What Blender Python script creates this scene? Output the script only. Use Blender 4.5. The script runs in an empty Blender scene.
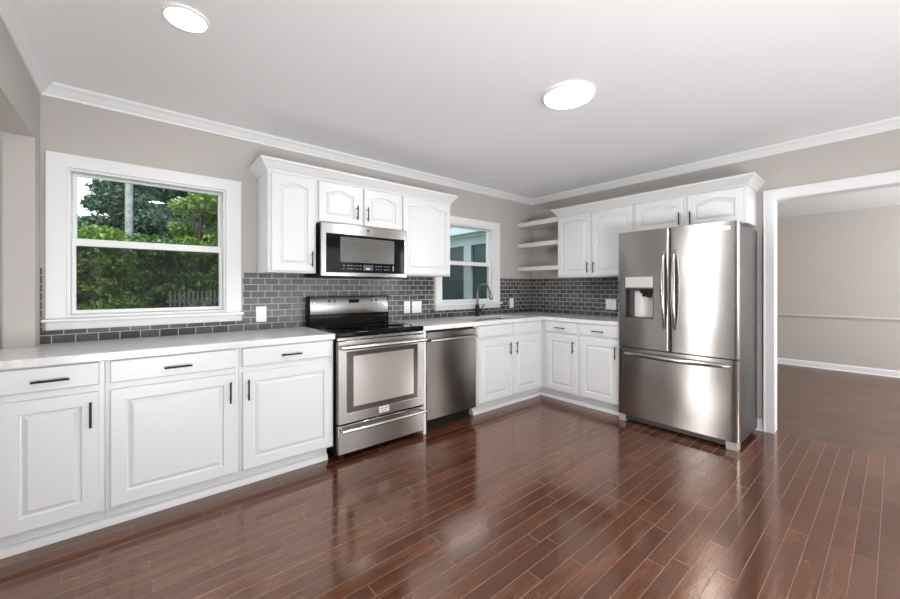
import bpy, bmesh, math, random
import numpy as np
from mathutils import Vector, Matrix
PI = math.pi
SC = bpy.context.scene
COL = SC.collection
rnd = random.Random(7)

# ------------------------------------------------------------------ camera
cd = bpy.data.cameras.new('camera'); cam = bpy.data.objects.new('camera', cd); COL.objects.link(cam)
cam.location = (-4.1683, -3.2237, 1.2493)
cam.rotation_euler = (PI/2, 0, -0.6963)
cd.sensor_width = 36.0; cd.lens = 372.747*36/900; cd.shift_y = -12.23/900
cd.clip_start = 0.02; cd.clip_end = 300
SC.camera = cam

# ------------------------------------------------------------------ view, world, sun, large lights
SC.view_settings.view_transform = 'Standard'; SC.view_settings.look = 'None'
SC.view_settings.gamma = 1.0; SC.view_settings.use_curve_mapping = False
SC.view_settings.exposure = -0.08
SC.cycles.use_denoising = True
SC.cycles.max_bounces = 10; SC.cycles.diffuse_bounces = 5; SC.cycles.glossy_bounces = 4
SC.cycles.transparent_max_bounces = 12
SC.cycles.sample_clamp_indirect = 6.0
SC.cycles.caustics_reflective = False; SC.cycles.caustics_refractive = False
w = bpy.data.worlds.new('sky'); SC.world = w; w.use_nodes = True
wn = w.node_tree; bg = wn.nodes['Background']
sky = wn.nodes.new('ShaderNodeTexSky'); sky.sky_type = 'HOSEK_WILKIE'; sky.turbidity = 6.0; sky.ground_albedo = 0.3
sky.sun_direction = Vector((0.3, 0.5, 0.8)).normalized()
mixn = wn.nodes.new('ShaderNodeMix'); mixn.data_type = 'RGBA'
mixn.inputs[0].default_value = 0.85
wn.links.new(sky.outputs[0], mixn.inputs[6]); mixn.inputs[7].default_value = (0.86, 0.93, 1.0, 1)
wn.links.new(mixn.outputs[2], bg.inputs[0]); bg.inputs[1].default_value = 2.2
def sun(name, rot, e, ang, col=(1, .97, .92)):
    l = bpy.data.lights.new(name, 'SUN'); l.energy = e; l.angle = ang; l.color = col
    o = bpy.data.objects.new(name, l); COL.objects.link(o); o.rotation_euler = rot; return o
sun('sun', (math.radians(38), 0, math.radians(-25)), 5.0, 0.08)
def area(name, loc, direction, sx, sy, e, col=(1, 1, 1), spread=PI):
    l = bpy.data.lights.new(name, 'AREA'); l.shape = 'RECTANGLE'; l.size = sx; l.size_y = sy; l.energy = e; l.color = col
    l.spread = spread
    o = bpy.data.objects.new(name, l); COL.objects.link(o); o.location = loc
    o.rotation_euler = Vector(direction).to_track_quat('-Z', 'Y').to_euler(); return o
LC = (.962, .983, 1.0)
area('fill_rear', (-1.35, -6.25, 1.35), (-0.1, 1, 0.15), 2.6, 1.7, 34, LC)  # added soft fill from behind the camera, at an invented rear opening
area('daylight_side_window', (-7.85, -0.35, 1.35), (1, -0.28, 0), 0.55, 2.2, 58, LC)
area('fill_side_room', (-6.2, -5.0, 1.4), (1, 1.0, 0.3), 1.6, 1.4, 25, LC)  # added fill lamp in the unseen side room, no source of its own
area('fill_ceiling', (-4.2, -4.7, .32), (0.42, 0.60, .72), 1.5, .8, 122, LC, math.radians(150))  # added upward lamp behind the camera, lifts the ceiling and far corner
area('fill_ceiling_right', (-1.3, -5.9, .40), (-0.05, 0.80, .60), 1.5, 0.8, 18, LC, math.radians(150))  # weaker added upward lamp for the right part of the ceiling
area('daylight_adjoining_room', (2.1, -5.6, 1.5), (0, 1, 0.1), 2.4, 1.6, 160, LC)

# ------------------------------------------------------------------ helpers
def tag(o, label=None, cat=None, group=None, kind=None):
    if label: o['label'] = label
    if cat: o['category'] = cat
    if group: o['group'] = group
    if kind: o['kind'] = kind
    return o
def thing(name, label, cat, loc=(0, 0, 0), group=None):
    o = bpy.data.objects.new(name, None); COL.objects.link(o); o.location = loc
    o.empty_display_size = 0.05
    o['origin'] = 0
    del o['origin']
    return tag(o, label, cat, group)
def root_loc(p):
    v = Vector((0, 0, 0))
    while p is not None:
        v += p.location; p = p.parent
    return v
def obj(name, bm, m, parent=None, bevel=0, seg=2, smooth=None, loc=None, label=None):
    """one mesh object; geometry is given in world coordinates and stored relative to its pivot"""
    if loc is None:
        loc = Vector((0, 0, 0))
        if parent is None and len(bm.verts):
            xs = [v.co.x for v in bm.verts]; ys = [v.co.y for v in bm.verts]; zs = [v.co.z for v in bm.verts]
            loc = Vector(((min(xs)+max(xs))/2, (min(ys)+max(ys))/2, min(zs)))
    off = root_loc(parent) if parent else Vector(loc)
    bmesh.ops.translate(bm, verts=bm.verts, vec=-off)
    bmesh.ops.recalc_face_normals(bm, faces=bm.faces)
    me = bpy.data.meshes.new(name); bm.to_mesh(me); bm.free()
    o = bpy.data.objects.new(name, me); COL.objects.link(o)
    if parent: o.parent = parent
    else: o.location = off
    for mm in (m if isinstance(m, (list, tuple)) else [m]): me.materials.append(mm)
    if bevel:
        b = o.modifiers.new('bevel', 'BEVEL'); b.width = bevel; b.segments = seg; b.limit_method = 'ANGLE'; b.angle_limit = math.radians(40)
    if smooth is None: smooth = bool(bevel)
    if smooth:
        for p in me.polygons: p.use_smooth = True
        try:
            me.set_sharp_from_angle(angle=math.radians(40))
        except Exception: pass
    if label: o['label'] = label
    return o
def struct(name, bm, m, **k):
    o = obj(name, bm, m, **k); o['kind'] = 'structure'; return o
def B(): return bmesh.new()
def box(bm, x0, x1, y0, y1, z0, z1, mi=0):
    vs = [bm.verts.new((x, y, z)) for x in (x0, x1) for y in (y0, y1) for z in (z0, z1)]
    for f in ((0, 1, 3, 2), (4, 6, 7, 5), (0, 4, 5, 1), (2, 3, 7, 6), (0, 2, 6, 4), (1, 5, 7, 3)):
        fc = bm.faces.new([vs[i] for i in f]); fc.material_index = mi
    return bm
def mbox(*a, **k): return box(B(), *a, **k)
def cells(As, Bs, keep, c0, c1, plane):
    """solid sheet of grid cells with holes. plane: 'xz' (c=y), 'yz' (c=x), 'xy' (c=z)"""
    bm = B(); vc = {}
    def V(i, j, c):
        k = (i, j, c)
        if k not in vc:
            a, b, cc = As[i], Bs[j], (c0, c1)[c]
            vc[k] = bm.verts.new({'xz': (a, cc, b), 'yz': (cc, a, b), 'xy': (a, b, cc)}[plane])
        return vc[k]
    K = lambda i, j: 0 <= i < len(As)-1 and 0 <= j < len(Bs)-1 and keep((As[i]+As[i+1])/2, (Bs[j]+Bs[j+1])/2)
    for i in range(len(As)-1):
        for j in range(len(Bs)-1):
            if not K(i, j): continue
            for c in (0, 1): bm.faces.new([V(i, j, c), V(i+1, j, c), V(i+1, j+1, c), V(i, j+1, c)])
            for (di, dj, p, q) in ((-1, 0, (i, j), (i, j+1)), (1, 0, (i+1, j), (i+1, j+1)), (0, -1, (i, j), (i+1, j)), (0, 1, (i, j+1), (i+1, j+1))):
                if not K(i+di, j+dj): bm.faces.new([V(*p, 0), V(*q, 0), V(*q, 1), V(*p, 1)])
    return bm
def tube(bm, pts, r, n=12, cap=True):
    pts = [Vector(p) for p in pts]; rs = r if isinstance(r, (list, tuple)) else [r]*len(pts)
    rings = []; prev = None
    for i, p in enumerate(pts):
        t = (pts[min(i+1, len(pts)-1)] - pts[max(i-1, 0)]).normalized()
        if prev is None:
            a = Vector((0, 0, 1)) if abs(t.z) < .9 else Vector((1, 0, 0))
            u = t.cross(a).normalized()
        else: u = (prev - t*prev.dot(t)).normalized()
        prev = u; v = t.cross(u)
        rings.append([bm.verts.new(p + (u*math.cos(2*PI*k/n) + v*math.sin(2*PI*k/n))*rs[i]) for k in range(n)])
    for a, b in zip(rings, rings[1:]):
        for k in range(n): bm.faces.new([a[k], a[(k+1) % n], b[(k+1) % n], b[k]])
    if cap: bm.faces.new(rings[0]); bm.faces.new(list(reversed(rings[-1])))
    return bm
def lathe(bm, c, prof, n=40, axis='z'):
    rings = []
    for (r, h) in prof:
        ring = []
        for k in range(n):
            a, b = max(r, 1e-4)*math.cos(2*PI*k/n), max(r, 1e-4)*math.sin(2*PI*k/n)
            d = {'z': (a, b, h), 'y': (a, h, b), 'x': (h, a, b)}[axis]
            ring.append(bm.verts.new(Vector(c)+Vector(d)))
        rings.append(ring)
    for a, b in zip(rings, rings[1:]):
        for k in range(n): bm.faces.new([a[k], a[(k+1) % n], b[(k+1) % n], b[k]])
    bm.faces.new(rings[0]); bm.faces.new(list(reversed(rings[-1])))
    return bm
def extrude_profile(bm, path, prof, closed=False):
    """path: list of (x,y,nx,ny) with mitre offsets; prof: list of (offset, z)"""
    rings = [[bm.verts.new((x+nx*o, y+ny*o, z)) for (o, z) in prof] for (x, y, nx, ny) in path]
    n = len(prof)
    for a, b in zip(rings, rings[1:]):
        for k in range(n): bm.faces.new([a[k], a[(k+1) % n], b[(k+1) % n], b[k]])
    bm.faces.new(rings[0]); bm.faces.new(list(reversed(rings[-1])))
    return bm
# local frame on a wall: A = the window wall (front faces -y), W = the fridge wall (front faces -x)
def frameA(x0, y0):      # u runs +x, depth d runs out of the wall (-y)
    return lambda u, d, z: (x0+u, y0-d, z)
def frameW(y0, x0):      # u runs -y, depth d runs -x
    return lambda u, d, z: (x0-d, y0-u, z)
def fbox(bm, F, u0, u1, d0, d1, z0, z1, mi=0):
    vs = [bm.verts.new(F(u, d, z)) for u in (u0, u1) for d in (d0, d1) for z in (z0, z1)]
    for f in ((0, 1, 3, 2), (4, 6, 7, 5), (0, 4, 5, 1), (2, 3, 7, 6), (0, 2, 6, 4), (1, 5, 7, 3)):
        fc = bm.faces.new([vs[i] for i in f]); fc.material_index = mi
    return bm
def panel_door(F, u0, u1, z0, z1, d0, th=0.0205, ins=0.062, arch=0.0, flat=False):
    """raised panel door: slab with a routed frame, groove and raised field (arched when arch > 0)"""
    bm = B(); d1 = d0+th; N = 14
    def loop(i, d, a):
        L = []
        ua, ub, za, zb = u0+i, u1-i, z0+i, z1-i
        L.append((ua, za)); L.append((ub, za))
        for k in range(N+1):
            t = k/N; u = ub + (ua-ub)*t
            s = (1 - abs(2*t-1)); sh = 0.22
            e = 0 if a == 0 else (0 if s < sh else 1-(1-(s-sh)/(1-sh))**2)
            L.append((u, zb - a + a*e))
        return [bm.verts.new(F(u, d, z)) for u, z in L]
    e = 0.004
    seq = [loop(0, d0, 0), loop(0, d1-e, 0), loop(e, d1, 0)]
    if not flat:
        seq += [loop(ins, d1, arch), loop(ins+.003, d1-.010, arch), loop(ins+.009, d1-.011, arch), loop(ins+.030, d1-.001, arch)]
    for a, b in zip(seq, seq[1:]):
        n = len(a)
        for k in range(n): bm.faces.new([a[k], a[(k+1) % n], b[(k+1) % n], b[k]])
    bm.faces.new(seq[0]); bm.faces.new(seq[-1])
    return bm
def bar_pull(F, u, z, d, L=0.127, vertical=True, r=0.0052):
    bm = B(); h = L/2; s = 0.028
    if vertical:
        tube(bm, [F(u, d+s, z-h), F(u, d+s, z+h)], r, 10)
        for k in (-1, 1): tube(bm, [F(u, d-.001, z+k*(h-.022)), F(u, d+s, z+k*(h-.022))], r*.85, 8)
    else:
        tube(bm, [F(u-h, d+s, z), F(u+h, d+s, z)], r, 10)
        for k in (-1, 1): tube(bm, [F(u+k*(h-.022), d-.001, z), F(u+k*(h-.022), d+s, z)], r*.85, 8)
    return bm
def text_bm(s, size, F, u, z, d, depth=0.0006):
    c = bpy.data.curves.new('t', 'FONT'); c.body = s; c.size = size; c.extrude = depth; c.align_x = 'CENTER'; c.align_y = 'CENTER'
    o = bpy.data.objects.new('t', c); COL.objects.link(o)
    me = bpy.data.meshes.new_from_object(o); bpy.data.objects.remove(o); bpy.data.curves.remove(c)
    bm = B(); bm.from_mesh(me); bpy.data.meshes.remove(me)
    for v in bm.verts: v.co = Vector(F(u+v.co.x, d+v.co.z, z+v.co.y))
    return bm

# ------------------------------------------------------------------ materials
def mat(name, col, rough=.5, metal=0, spec=.5, coat=0, coat_r=.1, ior=1.5, bump=None, var=None):
    m = bpy.data.materials.new(name); m.use_nodes = True; nt = m.node_tree; p = nt.nodes['Principled BSDF']
    p.inputs['Base Color'].default_value = (*col, 1); p.inputs['Roughness'].default_value = rough
    p.inputs['Metallic'].default_value = metal; p.inputs['Specular IOR Level'].default_value = spec
    p.inputs['Coat Weight'].default_value = coat; p.inputs['Coat Roughness'].default_value = coat_r; p.inputs['IOR'].default_value = ior
    if bump or var:
        tc = nt.nodes.new('ShaderNodeTexCoord'); nz = nt.nodes.new('ShaderNodeTexNoise'); nt.links.new(tc.outputs['Object'], nz.inputs['Vector'])
        nz.inputs['Scale'].default_value = (bump or var)[0]; nz.inputs['Detail'].default_value = 4
        if bump:
            b = nt.nodes.new('ShaderNodeBump'); b.inputs['Strength'].default_value = bump[1]; b.inputs['Distance'].default_value = bump[2]
            nt.links.new(nz.outputs['Fac'], b.inputs['Height']); nt.links.new(b.outputs[0], p.inputs['Normal'])
        if var:
            r = nt.nodes.new('ShaderNodeValToRGB'); nz2 = nt.nodes.new('ShaderNodeTexNoise'); nz2.inputs['Scale'].default_value = var[0]; nz2.inputs['Detail'].default_value = 6
            nt.links.new(tc.outputs['Object'], nz2.inputs['Vector'])
            r.color_ramp.elements[0].color = (*[c*(1-var[1]) for c in col], 1); r.color_ramp.elements[1].color = (*[min(1, c*(1+var[1])) for c in col], 1)
            r.color_ramp.elements[0].position = .35; r.color_ramp.elements[1].position = .65
            nt.links.new(nz2.outputs['Fac'], r.inputs[0]); nt.links.new(r.outputs[0], p.inputs['Base Color'])
    return m
def steel(name, col, rough, aniso=.88):
    m = mat(name, col, rough, 1.0); nt = m.node_tree; p = nt.nodes['Principled BSDF']
    tg = nt.nodes.new('ShaderNodeTangent'); tg.direction_type = 'RADIAL'; tg.axis = 'Z'
    nt.links.new(tg.outputs[0], p.inputs['Tangent']); p.inputs['Anisotropic'].default_value = aniso; p.inputs['Anisotropic Rotation'].default_value = .25
    tc = nt.nodes.new('ShaderNodeTexCoord'); mp = nt.nodes.new('ShaderNodeMapping'); mp.inputs['Scale'].default_value = (3, 3, 900)
    nz = nt.nodes.new('ShaderNodeTexNoise'); nz.inputs['Scale'].default_value = 1.0; nz.inputs['Detail'].default_value = 2
    nt.links.new(tc.outputs['Object'], mp.inputs[0]); nt.links.new(mp.outputs[0], nz.inputs['Vector'])
    mr = nt.nodes.new('ShaderNodeMapRange'); mr.inputs['To Min'].default_value = rough*.85; mr.inputs['To Max'].default_value = rough*1.2
    nb = nt.nodes.new('ShaderNodeTexNoise'); nb.inputs['Scale'].default_value = 1.6; nb.inputs['Detail'].default_value = 1
    nt.links.new(tc.outputs['Object'], nb.inputs['Vector'])
    b = nt.nodes.new('ShaderNodeBump'); b.inputs['Strength'].default_value = .35; b.inputs['Distance'].default_value = .02
    nt.links.new(nb.outputs['Fac'], b.inputs['Height']); nt.links.new(b.outputs[0], p.inputs['Normal'])
    return m
def emit(name, col, s):
    m = bpy.data.materials.new(name); m.use_nodes = True; nt = m.node_tree; nt.nodes.remove(nt.nodes['Principled BSDF'])
    e = nt.nodes.new('ShaderNodeEmission'); e.inputs[0].default_value = (*col, 1); e.inputs[1].default_value = s
    nt.links.new(e.outputs[0], nt.nodes['Material Output'].inputs[0]); return m
M = {}
M['wall'] = mat('greige_wall_paint', (.475, .442, .415), .75, bump=(90, .08, .002))
M['ceil'] = mat('white_ceiling_paint', (.84, .84, .84), .85, bump=(60, .06, .002))
M['trim'] = mat('white_trim_paint', (.76, .76, .765), .4)
M['cab'] = mat('white_cabinet_paint', (.67, .672, .675), .33)
M['cabin'] = mat('cabinet_interior', (.75, .75, .75), .6)
M['counter'] = mat('pale_quartz', (.73, .725, .715), .16, var=(22, .06), spec=.6)
M['black'] = mat('dark_bronze_metal', (.018, .016, .016), .35, .6)
M['blackglass'] = mat('black_glass', (.005, .005, .005), .06, spec=.12)
M['blackmatte'] = mat('black_plastic', (.006, .006, .006), .5, spec=.2)
M['steel'] = steel('brushed_steel', (.35, .338, .325), .22)
M['steelside'] = mat('grey_side_steel', (.10, .097, .095), .32, .85)
M['dwsteel'] = steel('dark_brushed_steel', (.125, .113, .105), .22)
M['bright'] = mat('polished_steel', (.46, .45, .435), .20, 1.0)
M['fsteel'] = steel('refrigerator_steel', (.42, .405, .39), .21)
M['disp'] = mat('dispenser_silver', (.50, .49, .475), .35, .4)
M['badge'] = mat('badge_metal', (.80, .78, .75), .3, .6)
M['ovenglass'] = mat('oven_window_glass', (.58, .56, .54), .16, .75)
M['micglass'] = mat('microwave_window_glass', (.10, .096, .09), .22, .55)
M['ovenframe'] = mat('oven_window_border', (.10, .092, .085), .12, .6)
M['plate'] = mat('white_plastic', (.86, .86, .85), .35)
M['ring'] = mat('burner_print', (.10, .10, .10), .3)
M['slot'] = mat('dark_slot', (.05, .05, .05), .5)
M['glow'] = emit('display_glow', (.50, .56, .72), .28)
M['ctl'] = mat('control_print', (.30, .29, .28), .5)
M['lamp'] = emit('lamp_lens', (1, .99, .98), 62)
M['lamp_large'] = emit('large_lamp_lens', (1, .99, .98), 150)
M['gooseneck'] = mat('brushed_dark_nickel', (.20, .195, .19), .28, .9)
M['exttrim'] = mat('pale_blue_trim', (.50, .62, .66), .5)
M['extglass'] = mat('dark_exterior_glass', (.035, .075, .08), .35)
M['extwall'] = mat('exterior_siding', (.55, .58, .6), .7)
M['bark'] = mat('bark', (.05, .04, .03), .9, bump=(12, .5, .02))
M['pole'] = mat('weathered_pole', (.24, .26, .26), .8, var=(9, .25))
M['fence'] = mat('weathered_fence', (.10, .12, .11), .8, var=(8, .2))
M['grass'] = mat('grass', (.05, .10, .025), .9, var=(3, .4))
M['galv'] = mat('sink_steel', (.20, .195, .19), .3, 1.0)

def leafmat(name, c1, c2):
    m = bpy.data.materials.new(name); m.use_nodes = True; nt = m.node_tree; p = nt.nodes['Principled BSDF']
    at = nt.nodes.new('ShaderNodeAttribute'); at.attribute_name = 'tone'
    r = nt.nodes.new('ShaderNodeValToRGB'); r.color_ramp.elements[0].color = (*c1, 1); r.color_ramp.elements[1].color = (*c2, 1)
    nt.links.new(at.outputs['Fac'], r.inputs[0]); nt.links.new(r.outputs[0], p.inputs['Base Color'])
    p.inputs['Roughness'].default_value = .5
    tr = nt.nodes.new('ShaderNodeBsdfTranslucent'); nt.links.new(r.outputs[0], tr.inputs[0])
    ms = nt.nodes.new('ShaderNodeMixShader'); ms.inputs[0].default_value = .35
    nt.links.new(p.outputs[0], ms.inputs[1]); nt.links.new(tr.outputs[0], ms.inputs[2]); nt.links.new(ms.outputs[0], nt.nodes['Material Output'].inputs[0])
    return m
M['leafA'] = leafmat('leaf_yellow_green', (.035, .10, .02), (.24, .38, .07))
M['leafB'] = leafmat('leaf_mid_green', (.02, .065, .02), (.12, .25, .06))
M['leafC'] = leafmat('leaf_blue_green', (.015, .05, .035), (.11, .22, .14))

def glass(name='window_glass', tint=(1, 1, 1)):
    m = bpy.data.materials.new(name); m.use_nodes = True; nt = m.node_tree; nt.nodes.remove(nt.nodes['Principled BSDF'])
    t = nt.nodes.new('ShaderNodeBsdfTransparent'); t.inputs[0].default_value = (*tint, 1)
    g = nt.nodes.new('ShaderNodeBsdfGlossy'); g.inputs['Roughness'].default_value = 0.0
    f = nt.nodes.new('ShaderNodeFresnel'); f.inputs[0].default_value = 1.45
    ge = nt.nodes.new('ShaderNodeNewGeometry'); k = nt.nodes.new('ShaderNodeMath'); k.operation = 'SUBTRACT'; k.inputs[0].default_value = 1.0
    nt.links.new(ge.outputs['Backfacing'], k.inputs[1]); k2 = nt.nodes.new('ShaderNodeMath'); k2.operation = 'MULTIPLY'
    nt.links.new(f.outputs[0], k2.inputs[0]); nt.links.new(k.outputs[0], k2.inputs[1])      # only the outer face of each pane reflects
    x = nt.nodes.new('ShaderNodeMixShader'); nt.links.new(k2.outputs[0], x.inputs[0]); nt.links.new(t.outputs[0], x.inputs[1]); nt.links.new(g.outputs[0], x.inputs[2])
    nt.links.new(x.outputs[0], nt.nodes['Material Output'].inputs[0]); return m
M['glass'] = glass()
def screenmat():
    m = bpy.data.materials.new('insect_screen'); m.use_nodes = True; nt = m.node_tree; nt.nodes.remove(nt.nodes['Principled BSDF'])
    t = nt.nodes.new('ShaderNodeBsdfTransparent'); d = nt.nodes.new('ShaderNodeBsdfDiffuse'); d.inputs[0].default_value = (.03, .03, .03, 1)
    x = nt.nodes.new('ShaderNodeMixShader'); x.inputs[0].default_value = .35; nt.links.new(t.outputs[0], x.inputs[1]); nt.links.new(d.outputs[0], x.inputs[2])
    nt.links.new(x.outputs[0], nt.nodes['Material Output'].inputs[0]); return m
M['screen'] = screenmat()

def tilemat(name, horiz):
    m = bpy.data.materials.new(name); m.use_nodes = True; nt = m.node_tree; p = nt.nodes['Principled BSDF']; L = nt.links.new
    geo = nt.nodes.new('ShaderNodeNewGeometry'); sp = nt.nodes.new('ShaderNodeSeparateXYZ'); cb = nt.nodes.new('ShaderNodeCombineXYZ')
    L(geo.outputs['Position'], sp.inputs[0])
    s1 = nt.nodes.new('ShaderNodeMath'); s1.operation = 'ADD'; s1.inputs[1].default_value = 10.0
    L(sp.outputs[horiz], s1.inputs[0]); L(s1.outputs[0], cb.inputs[0])
    s2 = nt.nodes.new('ShaderNodeMath'); s2.operation = 'SUBTRACT'; s2.inputs[1].default_value = .9155-.0015
    L(sp.outputs['Z'], s2.inputs[0]); L(s2.outputs[0], cb.inputs[1])
    br = nt.nodes.new('ShaderNodeTexBrick'); L(cb.outputs[0], br.inputs['Vector'])
    br.inputs['Scale'].default_value = 1.0; br.inputs['Brick Width'].default_value = .1016; br.inputs['Row Height'].default_value = .0508
    br.inputs['Mortar Size'].default_value = .0022; br.inputs['Mortar Smooth'].default_value = .1; br.inputs['Bias'].default_value = 0
    br.inputs['Color1'].default_value = (.062, .060, .057, 1); br.inputs['Color2'].default_value = (.115, .112, .107, 1); br.inputs['Mortar'].default_value = (.58, .57, .55, 1)
    br.offset = .5
    L(br.outputs['Color'], p.inputs['Base Color'])
    mr = nt.nodes.new('ShaderNodeMapRange'); mr.inputs['To Min'].default_value = .22; mr.inputs['To Max'].default_value = .7; p.inputs['Specular IOR Level'].default_value = .35
    L(br.outputs['Fac'], mr.inputs[0]); L(mr.outputs[0], p.inputs['Roughness'])
    nz = nt.nodes.new('ShaderNodeTexNoise'); nz.inputs['Scale'].default_value = 14; L(geo.outputs['Position'], nz.inputs['Vector'])
    inv = nt.nodes.new('ShaderNodeMath'); inv.operation = 'MULTIPLY_ADD'; inv.inputs[1].default_value = -1.0
    L(br.outputs['Fac'], inv.inputs[0])
    nm = nt.nodes.new('ShaderNodeMath'); nm.operation = 'MULTIPLY'; nm.inputs[1].default_value = .8; L(nz.outputs['Fac'], nm.inputs[0]); L(nm.outputs[0], inv.inputs[2])
    b = nt.nodes.new('ShaderNodeBump'); b.inputs['Strength'].default_value = .5; b.inputs['Distance'].default_value = .002
    L(inv.outputs[0], b.inputs['Height']); L(b.outputs[0], p.inputs['Normal'])
    return m
M['tileA'] = tilemat('grey_subway_tile', 'X'); M['tileW'] = tilemat('grey_subway_tile_side', 'Y')

def floormat():
    m = bpy.data.materials.new('dark_hardwood_planks'); m.use_nodes = True; nt = m.node_tree; p = nt.nodes['Principled BSDF']; L = nt.links.new
    def math_(op, a, b=None, c=None):
        n = nt.nodes.new('ShaderNodeMath'); n.operation = op
        for i, v in enumerate((a, b, c)):
            if v is None: continue
            if isinstance(v, (int, float)): n.inputs[i].default_value = v
            else: L(v, n.inputs[i])
        return n.outputs[0]
    geo = nt.nodes.new('ShaderNodeNewGeometry'); sp = nt.nodes.new('ShaderNodeSeparateXYZ'); L(geo.outputs['Position'], sp.inputs[0])
    X, Y = sp.outputs['X'], sp.outputs['Y']
    W = .0762
    rowf = math_('DIVIDE', math_('ADD', Y, 20.012), W); row = math_('FLOOR', rowf); fr = math_('FRACT', rowf)
    wn1 = nt.nodes.new('ShaderNodeTexWhiteNoise'); wn1.noise_dimensions = '1D'; L(row, wn1.inputs['W'])
    rr = wn1.outputs['Value']
    ln = math_('MULTIPLY_ADD', rr, .5, .55)
    xf = math_('DIVIDE', math_('ADD', math_('ADD', X, 40.0), math_('MULTIPLY', rr, 7.3)), ln)
    px = math_('FLOOR', xf); fx = math_('FRACT', xf)
    cb = nt.nodes.new('ShaderNodeCombineXYZ'); L(px, cb.inputs[0]); L(row, cb.inputs[1])
    wn2 = nt.nodes.new('ShaderNodeTexWhiteNoise'); wn2.noise_dimensions = '2D'; L(cb.outputs[0], wn2.inputs['Vector'])
    pid = wn2.outputs['Value']
    # grain
    gv = nt.nodes.new('ShaderNodeCombineXYZ'); L(math_('MULTIPLY', X, 2.2), gv.inputs[0]); L(math_('MULTIPLY', Y, 26.0), gv.inputs[1]); L(math_('MULTIPLY', pid, 37.0), gv.inputs[2])
    gn = nt.nodes.new('ShaderNodeTexNoise'); gn.inputs['Scale'].default_value = 1.0; gn.inputs['Detail'].default_value = 5; gn.inputs['Distortion'].default_value = 1.2; gn.inputs['Roughness'].default_value = .6
    L(gv.outputs[0], gn.inputs['Vector'])
    mv = nt.nodes.new('ShaderNodeCombineXYZ'); L(math_('MULTIPLY', X, 5.0), mv.inputs[0]); L(math_('MULTIPLY', Y, 11.0), mv.inputs[1]); L(math_('MULTIPLY', pid, 11.0), mv.inputs[2])
    mo = nt.nodes.new('ShaderNodeTexNoise'); mo.inputs['Scale'].default_value = 1.0; mo.inputs['Detail'].default_value = 4; L(mv.outputs[0], mo.inputs['Vector'])
    fac = math_('ADD', math_('ADD', math_('MULTIPLY', gn.outputs['Fac'], .62), math_('MULTIPLY', mo.outputs['Fac'], .32)), math_('MULTIPLY_ADD', pid, .17, -.04))
    cr = nt.nodes.new('ShaderNodeValToRGB'); el = cr.color_ramp.elements
    el[0].position = .22; el[0].color = (.024, .0075, .004, 1); el[1].position = .85; el[1].color = (.21, .076, .037, 1)
    e = el.new(.5); e.color = (.082, .0255, .012, 1)
    L(fac, cr.inputs[0])
    # seams
    dy = math_('MULTIPLY', math_('MINIMUM', fr, math_('SUBTRACT', 1.0, fr)), W)
    dx = math_('MULTIPLY', math_('MINIMUM', fx, math_('SUBTRACT', 1.0, fx)), ln)
    d = math_('MINIMUM', dy, dx)
    ms = nt.nodes.new('ShaderNodeMapRange'); ms.inputs['From Min'].default_value = .0005; ms.inputs['From Max'].default_value = .0017; ms.inputs['To Min'].default_value = 1; ms.inputs['To Max'].default_value = 0
    L(d, ms.inputs[0]); seam = ms.outputs[0]
    mx = nt.nodes.new('ShaderNodeMix'); mx.data_type = 'RGBA'; L(seam, mx.inputs[0]); L(cr.outputs[0], mx.inputs[6]); mx.inputs[7].default_value = (.25, .155, .105, 1)
    L(mx.outputs[2], p.inputs['Base Color'])
    # sheen with wear
    sn = nt.nodes.new('ShaderNodeTexNoise'); sn.inputs['Scale'].default_value = 2.5; sn.inputs['Detail'].default_value = 5; L(geo.outputs['Position'], sn.inputs['Vector'])
    r = math_('ADD', math_('MULTIPLY_ADD', sn.outputs['Fac'], .13, .075), math_('MULTIPLY', seam, .3)); L(r, p.inputs['Roughness'])
    p.inputs['Specular Tint'].default_value = (1, .80, .68, 1); p.inputs['IOR'].default_value = 2.15; p.inputs['Specular IOR Level'].default_value = .5
    ht = math_('ADD', math_('MULTIPLY', gn.outputs['Fac'], .35), math_('MULTIPLY', pid, .2)); ht = math_('SUBTRACT', ht, math_('MULTIPLY', seam, .5))
    b = nt.nodes.new('ShaderNodeBump'); b.inputs['Strength'].default_value = .13; b.inputs['Distance'].default_value = .003
    L(ht, b.inputs['Height']); L(b.outputs[0], p.inputs['Normal'])
    return m
M['floor'] = floormat()

# ------------------------------------------------------------------ the setting
H = 2.453; LX = -4.611; WT = 0.12
W1 = (-4.5, -3.667); W2 = (-1.60, -0.757); WZ = (1.06, 1.975)
struct('floor', mbox(-8.1, .06, -6.4, 0.0, -.12, 0), M['floor'])
struct('floor_adjoining_room', mbox(.06, 4.01, -6.4, 0.0, -.12, 0), mat('dull_brown_floor', (.125, .073, .050), .36, var=(5, .18), ior=1.5, bump=(40, .12, .002)))
struct('ceiling', mbox(-8.1, WT, -6.4, 0.15, H, H+.1), M['ceil'])
struct('ceiling_adjoining_room', mbox(WT, 4.01, -6.4, 0.15, 2.385, H+.1), M['ceil'])
struct('wall_back', cells([-8.1, W1[0]-.05, W1[1]+.05, W2[0]-.05, W2[1]+.05, 4.01], [-.12, WZ[0]-.02, WZ[1]+.05, H], lambda x, z: not (WZ[0]-.02 < z < WZ[1]+.05 and (W1[0]-.05 < x < W1[1]+.05 or W2[0]-.05 < x < W2[1]+.05)), 0, .15, 'xz'), M['wall'])
DY0, DY1, DZ = -2.545, -4.35, 2.008
struct('wall_right', cells([-6.4, DY1, DY0, 0], [0, DZ, H], lambda y, z: not (DY1 < y < DY0 and z < DZ), 0, WT, 'yz'), M['wall'])
struct('wall_left', cells([-6.4, -2.7, -.142, 0], [0, 2.085, H], lambda y, z: not (-2.7 < y < -.142 and z < 2.085), LX-.118, LX, 'yz'), M['wall'])
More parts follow.
